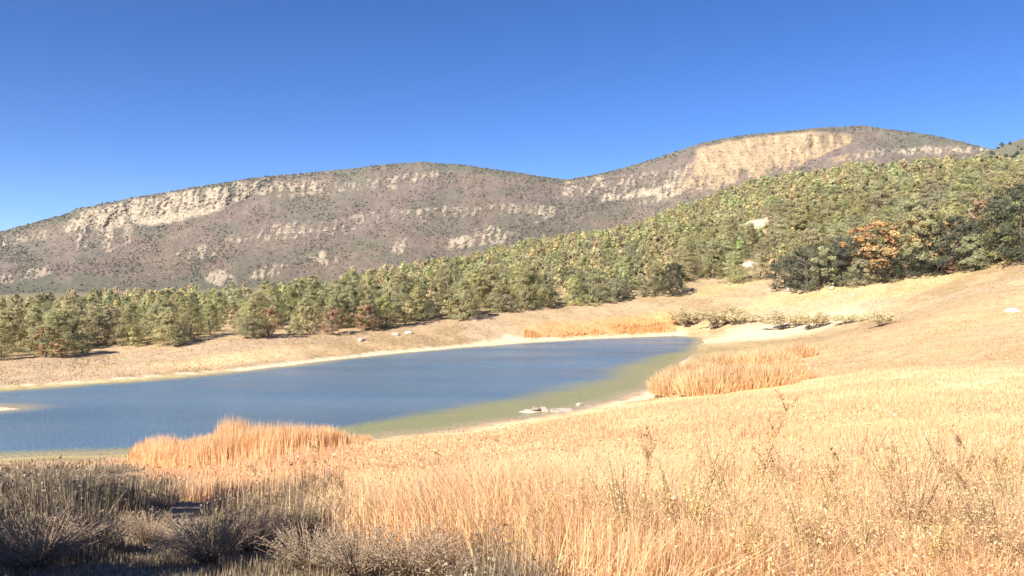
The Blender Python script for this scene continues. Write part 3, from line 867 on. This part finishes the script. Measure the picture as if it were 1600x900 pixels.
# short grass of the right meadow and the far bank
x, y, u = sample(240000, 30, 118)
_, pk, drk, far = land_colour(x, y)
d = lake_sd(x, y)
lc, _, _, _ = land_colour(x, y)
white = (lc[:, 2] > .27)
k = (pk < .5) & (d > 1.3) & (far < .5) & (~white | (rng.uniform(size=len(x)) < .06))
x, y, lc = x[k], y[k], lc[k]
n = len(x)
hh = (.05 + .18 * fbm(x * .3, y * .3, 114) ** 1.5) * rng.uniform(.6, 1.3, n)
add('short_grass', blades(x, y, hh, .0016 * y, lc * 1.05 * rng.uniform(.9, 1.12, (n, 1)), 'short_grass', M_grass, .5, 1), kind='stuff', label='short tan grass on the banks and right meadow', category='grass')

# reed bed by the water, left of the middle
x, y, u = sample(60000, 22, 33.5, 190, 585)
_, uc, _ = polar(x, y)
lim0 = np.interp(uc, [195, 240, 300, 420, 500, 540, 585], [27.5, 25, 24, 24.5, 26, 28, 32])
lim1 = np.interp(uc, [195, 240, 300, 420, 500, 540, 585], [28.5, 31, 32, 33, 33.3, 33, 33])
out_ = (rng.uniform(size=len(x)) < .07) & (y > lim0 - 1.5 * rng.uniform(size=len(x)))
k = ((y > lim0 + fbm(x, y, 115) * 1.5) | out_) & (y < lim1 - 1.2 * fbm(x * .8, y * .8, 120))
x, y, uc = x[k], y[k], uc[k]
n = len(x)
hh = np.interp(uc, [195, 215, 260, 320, 440, 510, 550, 585], [.4, .85, 1.1, 1.3, 1.4, 1.15, .7, .4]) * rng.uniform(.5, 1.18, n) * (.55 + .8 * fbm(x * .7, y * .7, 116)) * np.interp(y, [23, 27, 33], [.55, .8, .95])
rcol = lerp(C(.84, .59, .32), PEACH * 1.15, E(rng.uniform(0, 1., n))) * rng.uniform(.75, 1.2, (n, 1))
add('reed_bed', blades(x, y, hh, .035 + 0 * y, rcol, 'reed_bed', M_reed, .22, 2), kind='stuff', label='orange reeds standing by the near water edge', category='reeds')

# low orange sedge on the far shore and thin weeds on the near one
x, y, u = sample(30000, 60, 108, 800, 1085)
_, uc, _ = polar(x, y)
d = lake_sd(x, y)
k = (((uc > 985) & (uc < 1056) & (d > 1.6) & (d < 4.2)) | ((uc > 818) & (uc < 985) & (d > 2.0) & (d < 3.2 + 2 * fbm(x * .3, y * .3, 117)) & (fbm(x * .2, y * .2, 118) > .48)))
x, y = x[k], y[k]
n = len(x)
add('shore_sedge', blades(x, y, rng.uniform(.25, .75, n), .0013 * y, lerp(ORANGE, PEACH, E(rng.uniform(0, .5, n))) * rng.uniform(.85, 1.2, (n, 1)), 'shore_sedge', M_grass, .25, 1), kind='stuff', label='low orange sedge along the far shore', category='sedge')

# shaded weeds of the lower left corner
x, y, u = sample(150000, 2.3, 28, -200, 900)
_, pk, drk, _ = land_colour(x, y)
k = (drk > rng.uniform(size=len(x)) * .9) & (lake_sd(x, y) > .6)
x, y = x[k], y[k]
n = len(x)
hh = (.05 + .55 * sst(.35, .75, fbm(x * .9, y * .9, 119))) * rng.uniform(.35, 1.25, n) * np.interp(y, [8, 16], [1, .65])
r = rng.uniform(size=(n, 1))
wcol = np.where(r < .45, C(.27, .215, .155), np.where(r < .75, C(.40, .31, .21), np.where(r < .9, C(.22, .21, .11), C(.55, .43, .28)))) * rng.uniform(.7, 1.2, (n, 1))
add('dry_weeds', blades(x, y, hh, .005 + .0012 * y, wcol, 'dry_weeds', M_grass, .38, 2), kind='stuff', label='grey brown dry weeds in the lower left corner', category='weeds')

k = (rng.uniform(size=n) < .32) & (hh > .12)
zz = ground(x[k], y[k]) + hh[k] * rng.uniform(.45, 1.1, k.sum())
v, f = tris_at(np.stack([x[k] + .05 * rng.normal(size=k.sum()), y[k] + .05 * rng.normal(size=k.sum()), zz], -1), (.012 + .0026 * y[k]) * rng.uniform(.6, 1.6, k.sum()), None, rng, .6)
add('weed_leaves', mesh_from('weed_leaves', v, f, np.repeat(np.where(rng.uniform(size=(k.sum(), 1)) < .5, C(.50, .39, .27), C(.31, .23, .16)) * rng.uniform(.6, 1.25, (k.sum(), 1)), 3, 0), False, M_grass), kind='stuff', label='curled dry leaves on the grey weeds', category='weeds')

# ------------------------------------------------------------------ shrubs, reed clumps, weeds and rocks
def shrub_meshes(H, Rd, nst, nlf, lsz, leafc, stemc, rg, spread=1.0, low=.12, mat=None):
    ps, tips = [], []
    for s in range(nst):
        a = rg.uniform(0, 6.28)
        lean = Rd * math.sqrt(rg.uniform(.05, 1)) * spread
        hgt_ = H * rg.uniform(.6, 1.0) * (1 - .3 * (lean / (Rd * spread)) ** 2)
        k = np.linspace(0, 1, 5)[:, None]
        b = np.array([math.cos(a), math.sin(a), 0])
        pts = b * (.12 * Rd + lean * k ** 1.4) + np.array([0, 0, hgt_]) * k + rg.normal(size=(5, 3)) * .025 * H * k
        pts[0, 2] = -.05
        ps.append(tube(pts, H * .005 * (1 - .75 * k[:, 0]) + .0015, 4))
        tips.append(pts)
    sv, sf = join(ps)
    tips = np.array(tips)
    i = rg.integers(0, nst, nlf)
    t = rg.uniform(low, 1, nlf) ** .7 * 3.999
    j = t.astype(int)
    fr = (t - j)[:, None]
    P = tips[i, j] * (1 - fr) + tips[i, j + 1] * fr + rg.normal(size=(nlf, 3)) * .042 * (H + Rd) * .5
    P[:, 2] = np.maximum(P[:, 2], .02)
    lv, lf = tris_at(P, lsz * rg.uniform(.6, 1.4, nlf), None, rg)
    lc_ = leafc * rg.uniform(.65, 1.3, (nlf, 1))
    return (mesh_from('foliage', lv, lf, np.repeat(lc_, 3, 0), False, mat or M_shrub), mesh_from('stems', sv, sf, np.tile(stemc, (len(sv), 1)), True, M_bark))

def put_shrub(name, u, v, ms, s, lab, cat, grp, wide=1.0, deep=1.0, rz=None):
    x, y, z = at(u, v)
    t = empty(name, (x, y, z), rng.uniform(0, 6.28) if rz is None else rz, 1, label=lab, category=cat, group=grp)
    t.scale = (s * wide, s * deep, s)
    add('stems', ms[1], t)
    add('foliage', ms[0], t)
    return t

WIL = [shrub_meshes(2.2, 1.7, 40, 2600, .17, C(.56, .48, .27), C(.13, .095, .075), np.random.default_rng(700 + k), 1.0, .45) for k in range(3)]
for k, (u, v, s, wd_, lab) in enumerate([
        (1075, 510, 1.15, 1.3, 'yellow olive willow at the right tip of the pond'),
        (1124, 513, 1.2, 1.7, 'broad dark footed willow second from the pond on the white shore'),
        (1158, 508, .8, 1.5, 'low willow between the two broad dark footed willows'),
        (1226, 514, 1.0, 1.9, 'wide willow behind the pale sand flat right of the pond'),
        (1268, 515, .95, 1.3, 'purplish footed willow next to the right end of the sand'),
        (1325, 507, .55, 2.0, 'faint low willow in the right meadow'),
        (1378, 510, .75, 1.3, 'rightmost small willow alone in the tan meadow')]):
    put_shrub('willow_shrub', u, v, WIL[k % 3], s, lab, 'shrub', 'willow shrubs behind the sand flat', wd_, .8, rng.uniform(-.3, .3))

def reed_clump_meshes(rg):
    out = []
    for n, hs_, wd2, c0, c1 in ((1500, 1.0, .045, C(.78, .57, .32), C(.86, .66, .40)), (260, 1.12, .03, C(.42, .27, .13), C(.58, .38, .2))):
        q, a = np.sqrt(rg.uniform(0, 1, n)) * 1.5, rg.uniform(0, 6.28, n)
        x, y = q * np.cos(a), q * np.sin(a)
        h = 1.55 * hs_ * (1 - .5 * (q / 1.5) ** 2.5) * rg.uniform(.55, 1.05, n)
        b = rg.uniform(0, 6.28, n)
        tip = np.stack([x * 1.18 + rg.normal(size=n) * .16, y * 1.18 + rg.normal(size=n) * .16, h], -1)
        w_ = np.stack([np.cos(b), np.sin(b), 0 * b], -1) * wd2 * .5
        p = np.stack([x, y, 0 * x - .05], -1)
        m = p * .4 + tip * .6 + np.stack([0 * x, 0 * x, .08 * h], -1)
        v = np.stack([p - w_, p + w_, m - w_ * .8, m + w_ * .8, tip], 1).reshape(-1, 3)
        f = (np.array([[0, 1, 2], [1, 3, 2], [2, 3, 4]])[None] + (np.arange(n) * 5)[:, None, None]).reshape(-1, 3)
        c = lerp(c0, c1, rg.uniform(0, 1, (n, 1)))
        out.append((v, f, np.repeat(c, 5, 0)))
    return mesh_from('foliage', *out[0], False, M_reed), mesh_from('stems', *out[1], False, M_reed)
RC = [reed_clump_meshes(np.random.default_rng(720 + k)) for k in range(3)]
for k, (u, v, s, wd_, lab) in enumerate([
        (1062, 614, 0.98, 1.14, 'tallest tan reed clump at the near right water edge'),
        (1108, 614, 0.94, 1.14, 'tan reed clump right behind the tallest one'),
        (1150, 608, 0.90, 1.23, 'middle tan reed clump of the row leaving the water'),
        (1195, 602, 0.82, 1.23, 'low tan reed clump next to the row end'),
        (1232, 594, 0.70, 1.23, 'last and lowest reed clump of the row, furthest from water'),
        (1090, 592, 0.90, 1.42, 'tan reed clump on the water side behind the row'),
        (1140, 577, 0.90, 1.61, 'broad orange tan reed clump behind the row near the sand'),
        (1195, 572, 0.86, 1.71, 'orange tan reed clump furthest back by the sand flat'),
        (1250, 558, 0.78, 1.14, 'lone rounded reed clump in front of the sand flat')]):
    put_shrub('reed_clump', u, v, RC[k % 3], s, lab, 'reeds', 'reed clumps at the right end of the pond', wd_, 1.0, rng.uniform(-.3, .3))

# foreground shrubs, greyish and twiggy
GB = [shrub_meshes(.6, .5, 150, 3600, .019, C(.42, .31, .21), C(.38, .285, .20), np.random.default_rng(740 + k), 1.1, .25) for k in range(4)]
FG = [(60, 890, 1.05, 'dark twiggy shrub nearest the lower left corner'), (150, 868, .9, 'shaded grey shrub right of the corner one'), (235, 850, .85, 'tangled tan twig shrub in the sunlit strip of the shaded corner'),
      (330, 880, 1.0, 'dark grey shrub at the right end of the shaded corner'), (395, 862, .95, 'rounded purplish grey shrub against the bright grass'), (255, 800, .9, 'upright brown shrub touching the reed bed end'),
      (205, 770, .9, 'upright brown shrub above the sunlit twigs'), (120, 775, .85, 'dark low shrub in the deepest shade on the left'), (40, 790, .9, 'dark shrub at the left edge under the pond'),
      (30, 742, .85, 'sun tipped shrub by the water at the left edge'), (105, 738, .8, 'sun tipped shrub by the water, second along the shore'), (175, 740, .8, 'sun tipped shrub between water and reed bed'),
      (480, 892, .8, 'small tan twig shrub between two dark ones on the bottom edge'), (560, 903, .85, 'dark grey shrub at the bottom edge left of centre'), (640, 903, .9, 'dark grey shrub at the bottom edge nearest the centre'), (700, 910, .75, 'small purple grey shrub beside the bottom centre ones'),
      (1250, 930, .58, 'pale grey twig shrub at the bottom edge in peach grass'), (1085, 930, .5, 'small mauve twig shrub at the bottom edge')]
for k, (u, v, s, lab) in enumerate(FG):
    put_shrub('dry_shrub', u, v, GB[k % 4], s * float(np.interp(v, [735, 800, 870, 900], [.45, .52, .58, .64])), lab, 'shrub', 'dry shrubs in the foreground', rng.uniform(.95, 1.3), 1.0)

def weed_mesh(H, rg, curve):
    k = np.linspace(0, 1, 8)[:, None]
    pts = np.array([curve, .1, 0]) * H * k ** 1.8 + np.array([0, 0, H]) * k
    ps = [tube(pts, .006 * (1 - .7 * k[:, 0]) + .002, 5)]
    lp = []
    for b in range(16):
        t = rg.uniform(.3, 1)
        p0 = np.array([curve * H * t ** 1.8, .1 * H * t ** 1.8, H * t])
        a = rg.uniform(0, 6.28)
        e = p0 + np.array([math.cos(a), math.sin(a), 1.3]) * H * .13
        kk = np.linspace(0, 1, 3)[:, None]
        ps.append(tube(p0 * (1 - kk) + e * kk, .003 * (1 - .5 * kk[:, 0]), 3))
        lp.append(p0 + (e - p0) * rg.uniform(.2, 1.1, (18, 1)) + rg.normal(size=(18, 3)) * .012)
    sv, sf = join(ps)
    P_ = np.concatenate(lp)
    lv, lf = tris_at(P_, .028 * rg.uniform(.6, 1.4, len(P_)), None, rg)
    return (mesh_from('foliage', lv, lf, np.repeat(C(.44, .29, .15) * rg.uniform(.7, 1.4, (len(P_), 1)), 3, 0), False, M_grass), mesh_from('stem', sv, sf, np.tile(C(.46, .32, .18), (len(sv), 1)), True, M_bark))
WEED = [weed_mesh(1.0, np.random.default_rng(760 + k), c) for k, c in enumerate((.08, -.05, .42, .2))]
for k, (u, v, s, m_, lab) in enumerate([
        (1185, 800, .95, 2, 'dark arching weed stalk bending over the peach grass at right'), (485, 830, .75, 0, 'tall upright weed stalk in front of the reed bed'), (535, 835, .6, 1, 'shorter weed stalk right of the upright one by the reeds'),
        (1285, 868, .6, 3, 'leaning weed stalk right of the arching one'), (905, 770, .6, 1, 'thin weed stalk in the middle of the peach field'), (680, 800, .6, 0, 'thin weed stalk left of the field centre'), (1000, 850, .7, 3, 'thin leaning weed near the bottom centre right'),
        (1505, 880, .7, 0, 'tall straight weed in the golden grass at the right'), (1565, 822, .6, 1, 'straight weed nearest the right edge'), (1385, 845, .6, 3, 'bushy leaning weed in golden grass near the pale shrub'), (400, 800, .7, 1, 'weed stalk standing above the purplish grey shrub')]):
    x, y, z = at(u, v)
    t = empty('weed_stalk', (x, y, z), rng.uniform(-.4, .4), s, label=lab, category='weed', group='tall weed stalks in the grass')
    add('stem', WEED[m_][1], t)
    add('foliage', WEED[m_][0], t)

def bushy_weed(rg, c0):
    bl, st = [], []
    n = 26
    for b in range(n):
        a, ln = rg.uniform(0, 6.28), rg.uniform(.15, .42)
        k = np.linspace(0, 1, 5)[:, None]
        pts = np.array([math.cos(a) * ln, math.sin(a) * ln, 0]) * k ** 1.3 + np.array([0, 0, rg.uniform(.55, 1.0)]) * k + rg.normal(size=(5, 3)) * .012
        st.append(tube(pts, .004 * (1 - .6 * k[:, 0]) + .0015, 3))
        t = rg.uniform(.9, 3.99, 70)
        j = t.astype(int)
        bl.append(pts[j] * (1 - (t - j))[:, None] + pts[j + 1] * (t - j)[:, None] + rg.normal(size=(70, 3)) * .016)
    P_ = np.concatenate(bl)
    lv, lf = tris_at(P_, .019 * rg.uniform(.6, 1.4, len(P_)), None, rg)
    sv, sf = join(st)
    return (mesh_from('foliage', lv, lf, np.repeat(c0 * rg.uniform(.75, 1.2, (len(P_), 1)), 3, 0), False, M_grass), mesh_from('stems', sv, sf, np.tile(C(.58, .42, .25), (len(sv), 1)), True, M_grass))
BW = [bushy_weed(np.random.default_rng(780 + k), c) for k, c in enumerate((C(.80, .62, .26), C(.80, .58, .33), C(.74, .60, .30)))]
GW = sorted([(1150, 850), (1215, 800), (1260, 905), (1310, 840), (1345, 905), (1390, 800), (1425, 870), (1460, 920), (1490, 800), (1530, 860), (1560, 915), (1590, 840), (1180, 920), (1070, 890), (985, 905), (900, 885), (820, 910), (1345, 765), (1445, 770), (1550, 775), (1120, 790)])
for k, (u, v) in enumerate(GW):
    x, y, z = at(u, v)
    t = empty('bushy_weed', (x, y, z), k * 1.7, rng.uniform(.5, .8), label=f'pale yellow bushy weed, {ordinal(k + 1)} from the left in the golden grass', category='weed', group='pale bushy weeds in the golden grass')
    add('stems', BW[k % 3][1], t)
    add('foliage', BW[k % 3][0], t)

def rock_mesh(rg, col):
    n, m = 9, 14
    a, b = np.meshgrid(np.linspace(-math.pi / 2, math.pi / 2, n), np.linspace(0, 2 * math.pi, m, endpoint=False), indexing='ij')
    d = np.stack([np.cos(a) * np.cos(b), np.cos(a) * np.sin(b), np.sin(a)], -1)
    off = rg.normal(size=(9, 3))
    off /= np.linalg.norm(off, axis=1, keepdims=True)
    cut = rg.uniform(.62, .95, 9)
    s = np.min(cut / np.maximum((d[..., None, :] * off).sum(-1), .05), -1)
    v = d * np.minimum(s, 1.0)[..., None] * [1.2, .9, .8]
    i, j = np.meshgrid(np.arange(n - 1), np.arange(m), indexing='ij')
    f = np.stack([i * m + j, i * m + (j + 1) % m, (i + 1) * m + (j + 1) % m, (i + 1) * m + j], -1).reshape(-1, 4)
    return mesh_from('rock', v.reshape(-1, 3), f, np.tile(col, (n * m, 1)) * rg.uniform(.9, 1.1, (n * m, 1)), False, M_rock)
for k, (u, v, s, col, lab) in enumerate([
        (1237, 455, .85, C(.42, .36, .28), 'grey boulder at the left foot of the dark wood edge'), (1300, 452, .5, C(.55, .44, .32), 'pale rock on the bank below the dark wood'), (1581, 488, .38, C(.75, .70, .62), 'small white rock in the right meadow'),
        (1192, 358, 3.2, C(.52, .41, .28), 'large tan rock outcrop amid the wooded slope'), (1204, 346, 1.8, C(.52, .42, .30), 'smaller upper rock of the slope outcrop'), (1174, 418, 1.3, C(.60, .50, .38), 'pale rock ledge low in the wood right of the far bank'),
        (85, 482, 1.1, C(.66, .60, .5), 'pale boulder showing above the left pines'), (565, 533, .4, C(.62, .53, .42), 'pale stone on the far bank above the shore'), (618, 524, .4, C(.45, .38, .30), 'brownish stone on the far bank under the wood'),
        (638, 522, .35, C(.62, .55, .45), 'light stone right beside the brownish one'), (880, 634, .3, C(.46, .37, .27), 'light flat stone by the near shallow water'), (850, 642, .28, C(.36, .30, .24), 'dark stone in the near shallow water'), (838, 640, .24, C(.33, .28, .24), 'small dark stone left in the near shallows'), (905, 634, .24, C(.5, .42, .33), 'tan stone rightmost in the near shallows')]):
    x, y, z = at(u, v)
    o = add('rock', rock_mesh(np.random.default_rng(800 + k), col), label=lab, category='rock', group='rocks round the pond and slope')
    o.location, o.rotation_euler, o.scale = (x, y, z + .15 * s), (0, 0, k * 1.1), (s * 1.2, s, s * .8)

# ------------------------------------------------------------------ thin air between here and the mountain
hx = np.array([[-1500, -60, -12], [1700, -60, -12], [1700, 2300, -12], [-1500, 2300, -12]], float)
hv_ = np.concatenate([hx, hx + [0, 0, 292]])
hf = np.array([[3, 2, 1, 0], [4, 5, 6, 7], [0, 1, 5, 4], [1, 2, 6, 5], [2, 3, 7, 6], [3, 0, 4, 7]])
mh = bpy.data.materials.new('haze')
mh.use_nodes = True
mh.node_tree.nodes.remove(mh.node_tree.nodes['Principled BSDF'])
pv_ = mh.node_tree.nodes.new('ShaderNodeVolumePrincipled')
pv_.inputs['Color'].default_value = (.78, .88, 1, 1)
pv_.inputs['Density'].default_value = .00008
mh.node_tree.links.new(pv_.outputs[0], mh.node_tree.nodes['Material Output'].inputs['Volume'])
add('haze', mesh_from('haze', hv_, hf, None, False, mh), kind='stuff')
